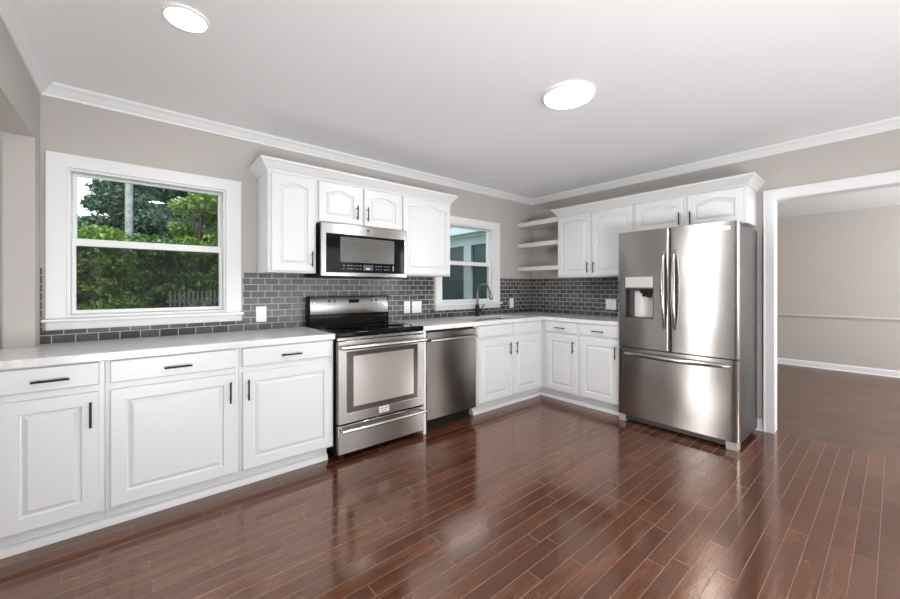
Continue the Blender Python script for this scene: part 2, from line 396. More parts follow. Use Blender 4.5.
struct('wall_far_right', mbox(3.889, 4.01, -6.4, 0, 0, 2.385), M['wall'])
struct('wall_far_left', mbox(-8.1, -8.0, -6.4, 0, 0, H), M['wall'])
struct('wall_front', cells([-8.1, -2.65, -.05, 4.01], [0, .45, 2.2, H], lambda x, z: not (-2.65 < x < -.05 and .45 < z < 2.2), -6.4, -6.3, 'xz'), M['wall'])
# crown moulding around the kitchen
prof = [(0, H), (0, H-.071), (.006, H-.071), (.010, H-.060), (.020, H-.050), (.040, H-.026), (.052, H-.018), (.058, H-.010), (.058, H)]
struct('trim_1', extrude_profile(B(), [(LX, -6.3, 1, 0), (LX, 0, 1, -1), (0, 0, -1, -1), (0, -6.3, -1, 0)], prof), M['trim'])
# baseboards
bp = [(0, 0), (0, .095), (.006, .095), (.012, .085), (.014, .07), (.014, .014), (.024, .008), (.024, 0)]
struct('baseboard_right', extrude_profile(B(), [(0, -1.56, -1, 0), (0, -2.486, -1, 0)], bp), M['trim'])
struct('baseboard_far_right', extrude_profile(B(), [(3.889, -0.01, -1, 0), (3.889, -6.3, -1, 0)], bp), M['trim'])
cr = [(0, .765), (.008, .765), (.012, .785), (.026, .795), (.026, .806), (.012, .815), (.008, .828), (0, .828)]
struct('trim_2', extrude_profile(B(), [(3.889, -0.01, -1, 0), (3.889, -6.3, -1, 0)], cr), mat('chair_rail_paint', (.50, .47, .45), .5))
# doorway casing and jamb
bm = cells([DY1-.060, DY1+.016, DY0-.016, DY0+.054], [0, DZ-.011, DZ+.071], lambda y, z: not (DY1+.016 < y < DY0-.016 and z < DZ-.011), -.018, 0, 'yz')
bmj = cells([DY1-.066, DY1-.052, DY0+.045, DY0+.058], [0, DZ+.062, DZ+.075], lambda y, z: not (DY1-.052 < y < DY0+.045 and z < DZ+.062), -.026, 0, 'yz')
me = bpy.data.meshes.new('t'); bmj.to_mesh(me); bmj.free(); bm.from_mesh(me); bpy.data.meshes.remove(me)
box(bm, -.002, WT+.002, DY0-.013, DY0, 0, DZ); box(bm, -.002, WT+.002, DY1, DY1+.013, 0, DZ); box(bm, -.002, WT+.002, DY1+.013, DY0-.013, DZ-.015, DZ)
struct('trim_3', bm, M['trim'], bevel=.003)

# windows ------------------------------------------------------------
def make_window(n, x0, x1, a0, a1, z0):
    """x0..x1 clear opening, a0..a1 outer casing edges"""
    zt = 2.055
    cas = cells([a0, x0, x1, a1], [z0, WZ[1], zt], lambda x, z: not (x0 < x < x1 and z < WZ[1]), -.02, 0, 'xz')
    t = struct('window_%d' % n, cas, M['trim'], bevel=.003)
    bm = B()
    ya, yb = 0.0005, .111                                    # jamb boards lining the opening
    box(bm, x0-.049, x0+.014, ya, yb, z0-.019, WZ[1]+.049); box(bm, x1-.014, x1+.049, ya, yb, z0-.019, WZ[1]+.049); box(bm, x0+.014, x1-.014, ya, yb, WZ[1]-.014, WZ[1]+.049); box(bm, x0+.014, x1-.014, ya, yb, z0-.019, z0+.02)
    obj('jamb', bm, M['trim'], t, bevel=.002)
    bm = mbox(a0-.014, a1+.014, -.052, .02, z0-.018, z0+.002); obj('stool', bm, M['trim'], t, bevel=.006)
    bm = mbox(a0, a1, -.022, 0, z0-.066, z0-.018); obj('apron', bm, M['trim'], t, bevel=.004)
    s = .034; zm = 1.53
    def sash(y, za, zb, bot, top):
        return cells([x0+.014, x0+s, x1-s, x1-.014], [za, za+bot, zb-top, zb], lambda x, z: not (x0+s < x < x1-s and za+bot < z < zb-top), y, y+.03, 'xz')
    lo = obj('lower_sash', sash(.047, z0+.02, zm+.024, .026, .045), M['trim'], t, bevel=.003)
    obj('pane', mbox(x0+s-.004, x1-s+.004, .060, .064, z0+.042, zm-.018), M['glass'], lo)
    lk = B(); box(lk, (x0+x1)/2-.018, (x0+x1)/2+.018, .050, .072, zm+.0245, zm+.030); obj('latch', lk, M['slot'], lo, bevel=.001)
    up = obj('upper_sash', sash(.080, zm-.02, WZ[1]-.014, .04, .010), M['trim'], t, bevel=.003)
    obj('pane', mbox(x0+s-.004, x1-s+.004, .093, .097, zm+.016, WZ[1]-.020), M['glass'], up)
    obj('insect_screen', mbox(x0+.012, x1-.012, .1112, .1125, z0+.015, zm+.01), M['screen'], t)
    return t
make_window(1, W1[0], W1[1], -4.5887, -3.5645, 1.06)
make_window(2, W2[0], W2[1], -1.692, -.664, 1.06)

# ------------------------------------------------------------------ backsplash
ZC = .9155
bA = cells([LX, -4.603, -3.55, -1.707, -.650, -.0001], [ZC, .993, 1.362], lambda x, z: z < .993 or not (-4.603 < x < -3.55 or -1.707 < x < -.650), -.008, 0, 'xz')
tag(obj('tile_backsplash', bA, M['tileA']), 'dark grey brick-pattern tile backsplash running under both windows', 'backsplash')
tag(obj('tile_backsplash', mbox(-.008, 0, -1.60, -.008, ZC, 1.362), M['tileW']), 'dark grey brick-pattern tile backsplash under the open shelves left of the refrigerator', 'backsplash')

# ------------------------------------------------------------------ base cabinets
YF = -.615          # face frame plane (both runs)
FA = frameA(0, YF)  # u = world x
FW = frameW(0, YF)  # u = -world y
DRZ = (.757, .868); DOZ = (.115, .722)
def base_cab(F, label, u0, u1, items, back0=-0.001, toe=(0, 0), carc=None, drawers=True, drawer_pull=True):
    """items: list of (door u0, door u1, handle side)"""
    o = Vector(F((u0+u1)/2, -.3, 0))
    t = thing('base_cabinet', label, 'cabinet', o)
    bm = B()
    if carc: carc(bm)
    else: fbox(bm, F, u0, u1, -(.615+back0)+.0, 0, .10, .8745)
    obj('carcass', bm, M['cab'], t, bevel=.0015)
    bm = B(); fbox(bm, F, u0+toe[0]-(.025 if toe[0] < 0 else 0), u1-toe[1]+(.025 if toe[1] < 0 else 0), -.20, -.052, 0, .0995)
    tk = obj('toe_kick', bm, M['cab'], t, bevel=.001)
    bm = B(); sp_ = [(-.052, 0), (-.0295, 0), (-.0295, .020), (-.032, .031), (-.038, .039), (-.046, .042), (-.052, .042)]
    ra = [bm.verts.new(F(u0+toe[0]-(.0005 if toe[0] == 0 else 0), d, z)) for d, z in sp_]; rb = [bm.verts.new(F(u1-toe[1]+(.0005 if toe[1] == 0 else 0), d, z)) for d, z in sp_]
    for k in range(7): bm.faces.new([ra[k], ra[(k+1) % 7], rb[(k+1) % 7], rb[k]])
    bm.faces.new(ra); bm.faces.new(rb)
    obj('shoe_moulding', bm, M['cab'], tk, smooth=True)
    for (a, b, side) in items:
        d = obj('door', panel_door(F, a, b, *DOZ, .0005), M['cab'], t, smooth=False)
        if side:
            hu = a+.030 if side == 'L' else b-.030
            obj('handle', bar_pull(F, hu, .614, .0195), M['black'], d, smooth=True)
        f = obj('drawer_front', panel_door(F, a, b, *DRZ, .0005, flat=True), M['cab'], t, smooth=False)
        if drawer_pull: obj('handle', bar_pull(F, (a+b)/2, .806, .0195, vertical=False), M['black'], f, smooth=True)
    return t
def carc1(bm):
    box(bm, -4.765, LX+.003, YF, -.15, .10, .8745); box(bm, LX+.003, -4.3005, YF, -.003, .10, .8745)
base_cab(FA, 'white base cabinet at the far left, under the left end of the large window', -4.765, -4.3005, [(-4.655, -4.321, 'R')], carc=carc1)
base_cab(FA, 'widest white base cabinet, under the right part of the large window', -4.2995, -3.6925, [(-4.280, -3.712, 'R')])
base_cab(FA, 'white base cabinet directly left of the stove', -3.6915, -3.088, [(-3.674, -3.100, 'L')], toe=(0, .028))
def carcS(bm):
    # open-topped box so the sink bowl hangs free inside
    box(bm, -1.686, -1.668, YF, -.003, .10, .8745); box(bm, -.640, -.622, YF, -.003, .10, .8745)
    box(bm, -1.668, -.640, YF, -.003, .10, .118); box(bm, -1.668, -.640, -.012, -.003, .118, .8745)
    box(bm, -1.668, -.640, YF, YF+.019, .118, .8745)
base_cab(FA, 'white two-door sink cabinet under the small window', -1.686, -.622, [(-1.648, -1.166, 'R'), (-1.124, -.672, 'L')], carc=carcS, toe=(.02, -.0325), drawer_pull=False)
def carcW1(bm):
    box(bm, -.615, -.003, -1.0855, -.62, .10, .8745); box(bm, -.62, -.003, -.62, -.003, .10, .8745)
base_cab(FW, 'narrower white base cabinet beside the inside corner, below the open shelves', .62, 1.0855, [(.688, 1.066, 'R')], carc=carcW1, toe=(-.0325, 0))
base_cab(FW, 'white base cabinet directly left of the refrigerator', 1.0865, 1.535, [(1.106, 1.522, 'R')])
# filler panels either side of the dishwasher
tag(obj('filler_panel', mbox(-2.313, -2.287, -.655, -.02, 0, .8745), M['cab'], bevel=.001), 'narrow white upright panel between the stove and the dishwasher', 'panel')

# ------------------------------------------------------------------ countertops
zc0 = .8755
bm = cells([-4.80, LX+.001, -3.081], [-.640, -.144, -.009], lambda x, y: not (x < LX and y > -.144), zc0, ZC, 'xy')
tag(obj('countertop', bm, M['counter'], bevel=.004), 'long pale stone countertop left of the stove, below the large window', 'countertop')
SX0, SX1, SY0, SY1 = -1.56, -.80, -.525, -.165
bm = cells([-2.317, SX0, SX1, -.640, -.009], [-1.538, -.640, SY0, SY1, -.009], lambda x, y: (y > -.640 or x > -.640) and not (SX0 < x < SX1 and SY0 < y < SY1), zc0, ZC, 'xy')
tag(obj('countertop', bm, M['counter'], bevel=.004), 'pale stone corner countertop around the sink, from stove to refrigerator', 'countertop')
# sink
def bowl():
    bm = B(); th = .004; L = []
    for (i, z) in ((-.02, zc0-.0006), (-.02, zc0-.006), (-.004, zc0-.006), (.0, .70), (.012, .68)):
        L.append([bm.verts.new(v) for v in ((SX0+i-.000, SY0+i, z), (SX1-i, SY0+i, z), (SX1-i, SY1-i, z), (SX0+i, SY1-i, z))])
    inner = [(.006, .684), (.004, .70), (0.0, zc0-.0006)]
    for (i, z) in inner:
        L.append([bm.verts.new(v) for v in ((SX0+i, SY0+i, z), (SX1-i, SY0+i, z), (SX1-i, SY1-i, z), (SX0+i, SY1-i, z))])
    # order: outer rim -> outer wall -> bottom; inner bottom -> inner wall -> rim
    seq = [L[2], L[3], L[4]]
    for a, b in zip(seq, seq[1:]):
        for k in range(4): bm.faces.new([a[k], a[(k+1) % 4], b[(k+1) % 4], b[k]])
    bm.faces.new(L[4]); bm.faces.new(L[5])
    for a, b in zip(L[5:], L[6:]):
        for k in range(4): bm.faces.new([a[k], a[(k+1) % 4], b[(k+1) % 4], b[k]])
    for a, b in ((L[7], L[0]), (L[0], L[1]), (L[1], L[2])):
        for k in range(4): bm.faces.new([a[k], a[(k+1) % 4], b[(k+1) % 4], b[k]])
    return bm
t = thing('kitchen_sink', 'stainless undermount sink in the corner countertop under the small window', 'sink', ((SX0+SX1)/2, (SY0+SY1)/2, .68))
obj('basin', bowl(), M['galv'], t)
obj('drain', lathe(B(), ((SX0+SX1)/2, (SY0+SY1)/2, .6845), [(.045, 0), (.045, .003), (.03, .001), (.0, .001)], 24), M['black'], t, smooth=True)
# faucet
fx, fy = -1.135, -.095
t = thing('kitchen_faucet', 'dark gooseneck pull-down faucet standing behind the sink', 'faucet', (fx, fy, ZC))
obj('base', lathe(B(), (fx, fy, ZC+.0002), [(.030, 0), (.030, .010), (.024, .014), (.024, .105), (.020, .125), (.016, .135)], 28), M['black'], t, smooth=True)
P = [(fx, fy, ZC+.13), (fx, fy, ZC+.20), (fx, fy, 1.185)]
R = .098
for k in range(1, 15):
    a = PI*k/14*0.93; P.append((fx, fy-R+R*math.cos(a), 1.185+R*math.sin(a)))
obj('spout', tube(B(), P, [.0145, .0135]+[.0125]*(len(P)-2), 16), M['gooseneck'], t, smooth=True, label='brushed grey-bronze spout')
e = Vector(P[-1]); dv = (Vector(P[-1])-Vector(P[-2])).normalized()
obj('spray_head', tube(B(), [e-dv*.004, e+dv*.03, e+dv*.07, e+dv*.098], [.0145, .016, .021, .021], 16), M['gooseneck'], t, smooth=True)
lv = tube(B(), [(fx+.018, fy, ZC+.065), (fx+.055, fy, ZC+.068)], .015, 12); tube(lv, [(fx+.05, fy, ZC+.07), (fx+.075, fy-.01, ZC+.10), (fx+.092, fy-.018, ZC+.135)], [.008, .006, .006], 10)
obj('lever', lv, M['black'], t, smooth=True)

# ------------------------------------------------------------------ wall cabinets
def crown(F, u0, u1, d, ends, z0=2.088, z1=2.171, p=.058):
    """crown on top of a cabinet: path wraps the exposed ends"""
    pr = [(0, z0), (.006, z0), (.010, z0+.012), (.018, z0+.022), (.040, z0+.050), (.048, z0+.062), (p-.002, z0+.066), (p, z1), (0, z1)]
    bm = B(); path = []
    if ends[0]: path += [((u0, 0), (-1, 0)), ((u0, d), (-1, 1))]
    else: path += [((u0, d), (0, 1))]
    if ends[1]: path += [((u1, d), (1, 1)), ((u1, 0), (1, 0))]
    else: path += [((u1, d), (0, 1))]
    rings = [[bm.verts.new(F(u+nu*o, dd+nd*o, z)) for (o, z) in pr] for ((u, dd), (nu, nd)) in path]
    n = len(pr)
    for a, b in zip(rings, rings[1:]):
        for k in range(n): bm.faces.new([a[k], a[(k+1) % n], b[(k+1) % n], b[k]])
    bm.faces.new(rings[0]); bm.faces.new(list(reversed(rings[-1])))
    return bm
GA = frameA(0, 0); GW = frameW(0, 0)
UD = .333
def wall_cab(F, label, u0, u1, z0, doors, z1=2.10, ends=(0, 0)):
    o = Vector(F((u0+u1)/2, UD/2, z0)); t = thing('wall_cabinet', label, 'cabinet', o)
    bm = B(); fbox(bm, F, u0, u1, .002, UD, z0, z1)
    obj('carcass', bm, M['cab'], t, bevel=.0015)
    for (a, b, side, hz, arch) in doors:
        d = obj('door', panel_door(F, a, b, z0+(.012 if z0 < 1.6 else .006), 2.077, UD+.0005, ins=.052, arch=arch), M['cab'], t, smooth=False)
        if side:
            hu = a+.026 if side == 'L' else b-.026
            obj('handle', bar_pull(F, hu, hz, UD+.0195, L=.118), M['black'], d, smooth=True)
    obj('crown_moulding', crown(F, u0, u1, UD+.001, ends), M['cab'], t, smooth=False)
    return t
wall_cab(GA, 'white wall cabinet with arched panel, left of the microwave', -3.457, -3.1092, 1.358, [(-3.435, -3.125, 'R', 1.463, .027)], ends=(1, 0))
wall_cab(GA, 'short two-door white wall cabinet directly above the microwave', -3.1088, -2.3352, 1.757, [(-3.094, -2.752, 'R', 1.865, .027), (-2.708, -2.350, 'L', 1.863, .027)])
wall_cab(GA, 'white wall cabinet between the microwave and the small window', -2.3348, -1.75, 1.358, [(-2.322, -1.765, None, 0, .027)], ends=(0, 1))
wall_cab(GW, 'tall two-door white wall cabinet between the open shelves and the refrigerator', .640, 1.5345, 1.362, [(.656, 1.066, 'R', 1.470, .027), (1.086, 1.516, 'L', 1.467, .027)], ends=(1, 0))
wall_cab(GW, 'short two-door white wall cabinet above the refrigerator', 1.5355, 2.44, 1.782, [(1.546, 1.975, 'R', 1.876, .027), (2.012, 2.418, 'L', 1.872, .027)], ends=(0, 1))
# floating shelves
for (za, zb, lb) in ((2.040, 2.098, 'topmost of the three white open corner shelves'), (1.768, 1.822, 'middle one of the three white open corner shelves'), (1.464, 1.515, 'lowest of the three white open corner shelves')):
    tag(obj('corner_shelf', mbox(-.300, -.0005, -.638, -.0005, za, zb), M['cab'], bevel=.002), lb, 'shelf', 'open shelves in the corner')

# ------------------------------------------------------------------ microwave
t = thing('microwave', 'stainless over-the-range microwave with black glass front, above the stove', 'microwave', (-2.707, -.2, 1.335))
FM = frameA(0, -.385); u0, u1 = -3.097, -2.317
bm = B(); fbox(bm, FM, u0+.004, u1-.004, -.375, -.0005, 1.338, 1.752); fbox(bm, FM, u0+.02, u1-.02, -.36, -.02, 1.331, 1.338)
obj('body', bm, M['blackmatte'], t, bevel=.002, label='black casing')
d = obj('door', cells([u0, -3.056, -2.343, u1], [1.336, 1.368, 1.670, 1.753], lambda x, z: not (-3.056 < x < -2.343 and 1.368 < z < 1.670), -.385, -.405, 'xz'), M['steel'], t, bevel=.003, label='stainless door frame')
obj('glass_panel', mbox(-3.056, -2.343, -.401, -.386, 1.368, 1.670), M['blackglass'], d)
wv = B(); fbox(wv, FM, -2.938, -2.452, .0165, .0175, 1.457, 1.645)
w_ = obj('window', wv, M['micglass'], d)
bm = B()
for (a, b, za, zb) in ((-2.942, -2.448, 1.645, 1.651), (-2.942, -2.448, 1.451, 1.457), (-2.942, -2.936, 1.451, 1.651), (-2.454, -2.448, 1.451, 1.651), (-2.93, -2.49, 1.627, 1.631), (-2.492, -2.488, 1.46, 1.631)): fbox(bm, FM, a, b, .0165, .0182, za, zb)
obj('window_border', bm, mat('dark_grey_border', (.09, .085, .08), .3), w_)
bm = B(); fbox(bm, FM, -2.742, -2.652, .0165, .0172, 1.388, 1.432)
obj('display', bm, M['glow'], d, label='faintly lit blue-grey display')
bm = B(); fbox(bm, FM, -2.720, -2.682, .0172, .0176, 1.396, 1.408)
obj('display_digits', bm, emit('digits', (.9, .93, 1), 1.0), d)
bm = B()
r2 = random.Random(3)
for row in (1.399, 1.424):
    for (a, b) in ((-2.92, -2.90), (-2.88, -2.76), (-2.63, -2.57), (-2.55, -2.49)):
        u = a
        while u < b:
            L = r2.uniform(.009, .018); bm = B(); fbox(bm, FM, u, min(b, u+L), .0165, .0170, row-.0022, row+.0022); obj('control_print', bm, M['ctl'], d); u += L+r2.uniform(.006, .012)
bm = B(); fbox(bm, FM, -2.463, -2.452, .0165, .0170, 1.39, 1.434)
obj('control_print', bm, M['ctl'], d)
bm = lathe(B(), (-2.700, -.4055, 1.716), [(.0105, 0.001), (.0105, -.0012), (.0085, -.0018), (.0, -.0018)], 24, 'y')
obj('badge', bm, M['slot'], d, smooth=True, label='small round maker badge')

# ------------------------------------------------------------------ range
t = thing('electric_range', 'stainless electric stove with black cooktop between the cabinets and the dishwasher', 'stove', (-2.699, -.33, 0))
u0, u1 = -3.077, -2.321; FR = frameA(0, -.64)
bm = B(); fbox(bm, FR, u0, u1, -.575, 0, .03, .884)
for a in (u0+.03, u1-.07):
    for dd in (-.55, -.06): fbox(bm, FR, a, a+.04, dd, dd+.04, 0.0, .03)
obj('body', bm, M['blackmatte'], t, label='black side panels')
bm = B(); fbox(bm, FR, u0-.002, u1+.002, -.560, .032, .884, .926)
ct = obj('cooktop', bm, M['blackglass'], t, bevel=.012, seg=4, label='glossy black glass cooktop')
bm = B()
for (cx_, cy_, r_) in ((-2.90, -.22, .075), (-2.50, -.22, .09), (-2.88, -.49, .105), (-2.50, -.49, .08)):
    bm = lathe(B(), (cx_, cy_, .9262), [(r_, 0), (r_, .0003), (r_-.002, .0003), (r_-.002, 0)], 48)
    obj('burner_ring', bm, M['ring'], ct)
# backguard
bm = B(); FB = frameA(0, -.012)
for (us) in ((u0, u1),):
    pr = [(0.003, .885), (.080, .885), (.080, .93), (.066, .955), (.066, 1.012), (.003, 1.012)]
    A_ = [bm.verts.new(FB(us[0], d, z)) for d, z in pr]; B_ = [bm.verts.new(FB(us[1], d, z)) for d, z in pr]
    for k in range(len(pr)): bm.faces.new([A_[k], A_[(k+1) % len(pr)], B_[(k+1) % len(pr)], B_[k]])
    bm.faces.new(A_); bm.faces.new(B_)
bg_ = obj('backguard', bm, M['blackglass'], t, bevel=.004)
bm = B(); pr = [(0.003, 1.012), (.082, 1.012), (.086, 1.020), (.074, 1.160), (.066, 1.170), (.003, 1.170)]
A_ = [bm.verts.new(FB(u0+.006, d, z)) for d, z in pr]; B_ = [bm.verts.new(FB(u1-.006, d, z)) for d, z in pr]
for k in range(len(pr)): bm.faces.new([A_[k], A_[(k+1) % len(pr)], B_[(k+1) % len(pr)], B_[k]])
bm.faces.new(A_); bm.faces.new(B_)
cp = obj('control_panel', bm, M['steel'], t, bevel=.003)
for ua in (u0-.001, u1-.006):
    bm = B(); fbox(bm, FB, ua, ua+.007, .003, .080, .93, 1.172)
    obj('end_cap', bm, M['blackmatte'], cp, bevel=.003, label='black end cap')
def on_panel(u, z, w_, h_, thk=.0012):     # little plate lying on the sloping panel
    bm = B(); s = (.086-.074)/(1.020-1.160)
    f = lambda zz: .086 + (zz-1.020)*s
    vs = []
    for uu in (u-w_/2, u+w_/2):
        for zz in (z-h_/2, z+h_/2):
            for e in (-.0004, thk): vs.append(bm.verts.new(FB(uu, f(zz)+e, zz)))
    for q in ((0, 1, 3, 2), (4, 6, 7, 5), (0, 4, 5, 1), (2, 3, 7, 6), (0, 2, 6, 4), (1, 5, 7, 3)): bm.faces.new([vs[i] for i in q])
    return bm
for u, z in ((-2.905, 1.128), (-2.858, 1.128), (-2.500, 1.128), (-2.455, 1.128)):
    obj('button', on_panel(u, z, .020, .020), M['slot'], cp)
obj('display', on_panel(-2.677, 1.126, .098, .030), M['blackglass'], cp, label='black display window')
for u in (-2.905, -2.858, -2.72, -2.64, -2.500, -2.455):
    obj('control_print', on_panel(u, 1.098, .012, .005, .0008), M['slot'], cp)
# top trim with vents
bm = B(); fbox(bm, FR, u0+.001, u1-.001, 0, .020, .862, .883); tt = obj('vent_trim', bm, M['steel'], t, bevel=.002)
for k in range(9):
    a = u0+.05+k*.075; bm = B(); fbox(bm, FR, a, a+.052, .0195, .0206, .870, .876)
    obj('vent_slot', bm, M['slot'], tt)
# oven door
DF = .036
dr = obj('oven_door', cells([u0+.001, -3.010, -2.388, u1-.001], [.262, .335, .778, .858], lambda x, z: not (-3.010 < x < -2.388 and .335 < z < .778), -.64, -.64-DF, 'xz'), M['steel'], t, bevel=.003)
bm = B(); fbox(bm, FR, -3.010, -2.388, .002, DF-.003, .335, .778)
wf = obj('window_frame', bm, M['ovenframe'], dr)
bm = B(); fbox(bm, FR, -2.958, -2.428, DF-.0028, DF-.0018, .375, .745)
obj('window_glass', bm, M['ovenglass'], wf)
bm = B(); fbox(bm, FR, -3.010, -2.388, DF-.001, DF+.0012, .333, .337); fbox(bm, FR, -2.390, -2.387, DF-.001, DF+.0012, .333, .78)
obj('window_trim', bm, M['bright'], dr)
def bowed(F, ua, ub, z, d, bow, r, n=14, flat=1):
    bm = B(); pts = [F(ua, d-.001, z), F(ua, d+.030, z)]
    bm2 = tube(bm, [F(ua+.012, d-.0005, z), F(ua+.012, d+.045, z)], r*.9, 10)
    tube(bm, [F(ub-.012, d-.0005, z), F(ub-.012, d+.045, z)], r*.9, 10)
    tube(bm, [F(ua+(ub-ua)*k/n, d+.045+bow*math.sin(PI*k/n), z) for k in range(n+1)], r, 12)
    return bm
obj('handle', bowed(FR, u0+.012, u1-.012, .815, DF, .012, .0155), M['bright'], dr, smooth=True)
bdg = B(); fbox(bdg, FR, -2.750, -2.660, DF-.0005, DF+.0015, .282, .330)
b_ = obj('badge', bdg, M['badge'], dr, bevel=.001, label='small rectangular maker badge')
bm = text_bm('FRIGIDAIRE', .0145, FR, -2.705, .314, DF+.0018)
m2 = text_bm('GALLERY', .0125, FR, -2.705, .297, DF+.0018); me = bpy.data.meshes.new('t'); m2.to_mesh(me); m2.free(); bm.from_mesh(me); bpy.data.meshes.remove(me)
obj('lettering', bm, M['slot'], b_)
# storage drawer
bm = B(); fbox(bm, FR, u0+.001, u1-.001, 0, DF-.002, .045, .251)
sd = obj('storage_drawer', bm, M['steel'], t, bevel=.004)
obj('handle', bowed(FR, u0+.014, u1-.014, .222, DF-.002, .010, .012), M['bright'], sd, smooth=True)

# ------------------------------------------------------------------ dishwasher
t = thing('dishwasher', 'dark stainless dishwasher between the stove and the sink cabinet', 'dishwasher', (-1.985, -.33, 0))
bm = mbox(-2.284, -1.690, -.60, -.02, .10, .872); box(bm, -2.284, -1.690, -.55, -.05, 0, .10)
obj('body', bm, M['blackmatte'], t)
dd = obj('door', mbox(-2.280, -1.694, -.655, -.601, .105, .862), M['dwsteel'], t, bevel=.005)
hb = B(); FDW = frameA(0, -.655)
tube(hb, [FDW(-2.255, .036, .792), FDW(-1.715, .036, .792)], .012, 14)
for u in (-2.242, -1.728): tube(hb, [FDW(u, -.001, .792), FDW(u, .036, .792)], .011, 12)
obj('handle', hb, M['bright'], dd, smooth=True)

# ------------------------------------------------------------------ refrigerator
t = thing('refrigerator', 'stainless french-door refrigerator with water dispenser beside the doorway', 'refrigerator', (-.37, -2.0, 0))
fy0, fy1 = 1.539, 2.458      # distances along the wall (-y)
FF = frameW(0, -.618)        # door back plane
bm = B(); fbox(bm, FF, fy0+.004, fy1-.004, -.560, -.002, .035, 1.735)
bod = obj('body', bm, M['steelside'], t, bevel=.004, label='dark grey side panels')
for (a, b) in ((fy0+.02, fy0+.07), (fy1-.09, fy1-.02)):
    bm = B(); fbox(bm, FF, a, b, -.10, -.001, 1.736, 1.752)
    obj('hinge_cover', bm, M['blackmatte'], t, bevel=.004, label='black hinge cover')
DT = .0765
def curved_slab(ua, ub, za, zb, d0, d1, bulge=.006, holes=None, n=20, edge=.012):
    """door slab whose face bows very slightly outwards, with rounded vertical edges"""
    ys = sorted(set([ua+(ub-ua)*k/n for k in range(n+1)] + ([holes[0], holes[1]] if holes else [])))
    ys = [ua, ua+edge*.3, ua+edge] + [y for y in ys if ua+edge < y < ub-edge] + [ub-edge, ub-edge*.3, ub]
    zs = [za, zb] if not holes else [za, holes[2], holes[3], zb]
    mid, half = (fy0+fy1)/2, (fy1-fy0)/2
    def D(u):
        b = -bulge*((u-mid)/half)**2
        e = min(u-ua, ub-u); b -= 0 if e >= edge else (edge - math.sqrt(max(0, edge**2-(edge-e)**2)))*.6
        return d1+b
    bm = B(); vf = {}; vb = {}
    for i, u in enumerate(ys):
        for j, z in enumerate(zs):
            vf[i, j] = bm.verts.new(FF(u, D(u), z)); vb[i, j] = bm.verts.new(FF(u, d0, z))
    keep = lambda i, j: not (holes and holes[0]-1e-6 <= ys[i] and ys[i+1] <= holes[1]+1e-6 and j == 1)
    K = lambda i, j: 0 <= i < len(ys)-1 and 0 <= j < len(zs)-1 and keep(i, j)
    for i in range(len(ys)-1):
        for j in range(len(zs)-1):
            if not keep(i, j): continue
            bm.faces.new([vf[i, j], vf[i+1, j], vf[i+1, j+1], vf[i, j+1]]); bm.faces.new([vb[i, j], vb[i, j+1], vb[i+1, j+1], vb[i+1, j]])
            for (di, dj, p, q) in ((-1, 0, (i, j), (i, j+1)), (1, 0, (i+1, j), (i+1, j+1)), (0, -1, (i, j), (i+1, j)), (0, 1, (i, j+1), (i+1, j+1))):
                if not K(i+di, j+dj): bm.faces.new([vf[p], vf[q], vb[q], vb[p]])
    return bm
hole = (1.608, 1.858, .968, 1.345)
ld = obj('left_door', curved_slab(fy0, 1.986, .700, 1.759, 0, DT, holes=hole), M['fsteel'], t, smooth=True)
rd = obj('right_door', curved_slab(1.992, fy1, .700, 1.759, 0, DT), M['fsteel'], t, smooth=True)
fd = obj('freezer_drawer', curved_slab(fy0, fy1, .068, .690, 0, DT), M['fsteel'], t, smooth=True)
# dispenser
bm = B()
fbox(bm, FF, 1.608, 1.858, .004, .010, .968, 1.345)
fbox(bm, FF, 1.608, 1.614, .010, DT+.001, .968, 1.345); fbox(bm, FF, 1.852, 1.858, .010, DT+.001, .968, 1.345)
fbox(bm, FF, 1.614, 1.852, .010, DT+.001, .968, .979); fbox(bm, FF, 1.614, 1.852, .010, DT+.001, 1.232, 1.345)
dp = obj('water_dispenser', bm, M['steelside'], ld, bevel=.001)
bm = B(); fbox(bm, FF, 1.612, 1.854, DT+.001, DT+.004, 1.248, 1.343)
obj('dispenser_panel', bm, M['disp'], dp, bevel=.001, label='light silver control panel')
# ------ paddle, nozzle
bm = B()
n = 10; A_ = []; B_ = []
for k in range(n+1):
    u = 1.676 + (1.850-1.676)*k/n; dpt = .028 - .012*math.sin(PI*k/n)
    A_.append((bm.verts.new(FF(u, dpt, .980)), bm.verts.new(FF(u, dpt, 1.212)))); B_.append((bm.verts.new(FF(u, .011, .980)), bm.verts.new(FF(u, .011, 1.212))))
for k in range(n):
    bm.faces.new([A_[k][0], A_[k+1][0], A_[k+1][1], A_[k][1]]); bm.faces.new([B_[k][0], B_[k][1], B_[k+1][1], B_[k+1][0]])
    bm.faces.new([A_[k][0], B_[k][0], B_[k+1][0], A_[k+1][0]]); bm.faces.new([A_[k][1], A_[k+1][1], B_[k+1][1], B_[k][1]])
bm.faces.new([A_[0][0], A_[0][1], B_[0][1], B_[0][0]]); bm.faces.new([A_[n][0], B_[n][0], B_[n][1], A_[n][1]])
bb = bm
obj('dispenser_back', bb, M['disp'], dp, smooth=True)
bm = B(); fbox(bm, FF, 1.735, 1.830, .030, .060, 1.195, 1.2315); tube(bm, [FF(1.762, .045, 1.196), FF(1.762, .045, 1.165)], .014, 10); tube(bm, [FF(1.803, .045, 1.196), FF(1.803, .045, 1.158)], .017, 10)
obj('nozzle', bm, M['blackmatte'], dp, bevel=.002, label='black dispenser nozzle')
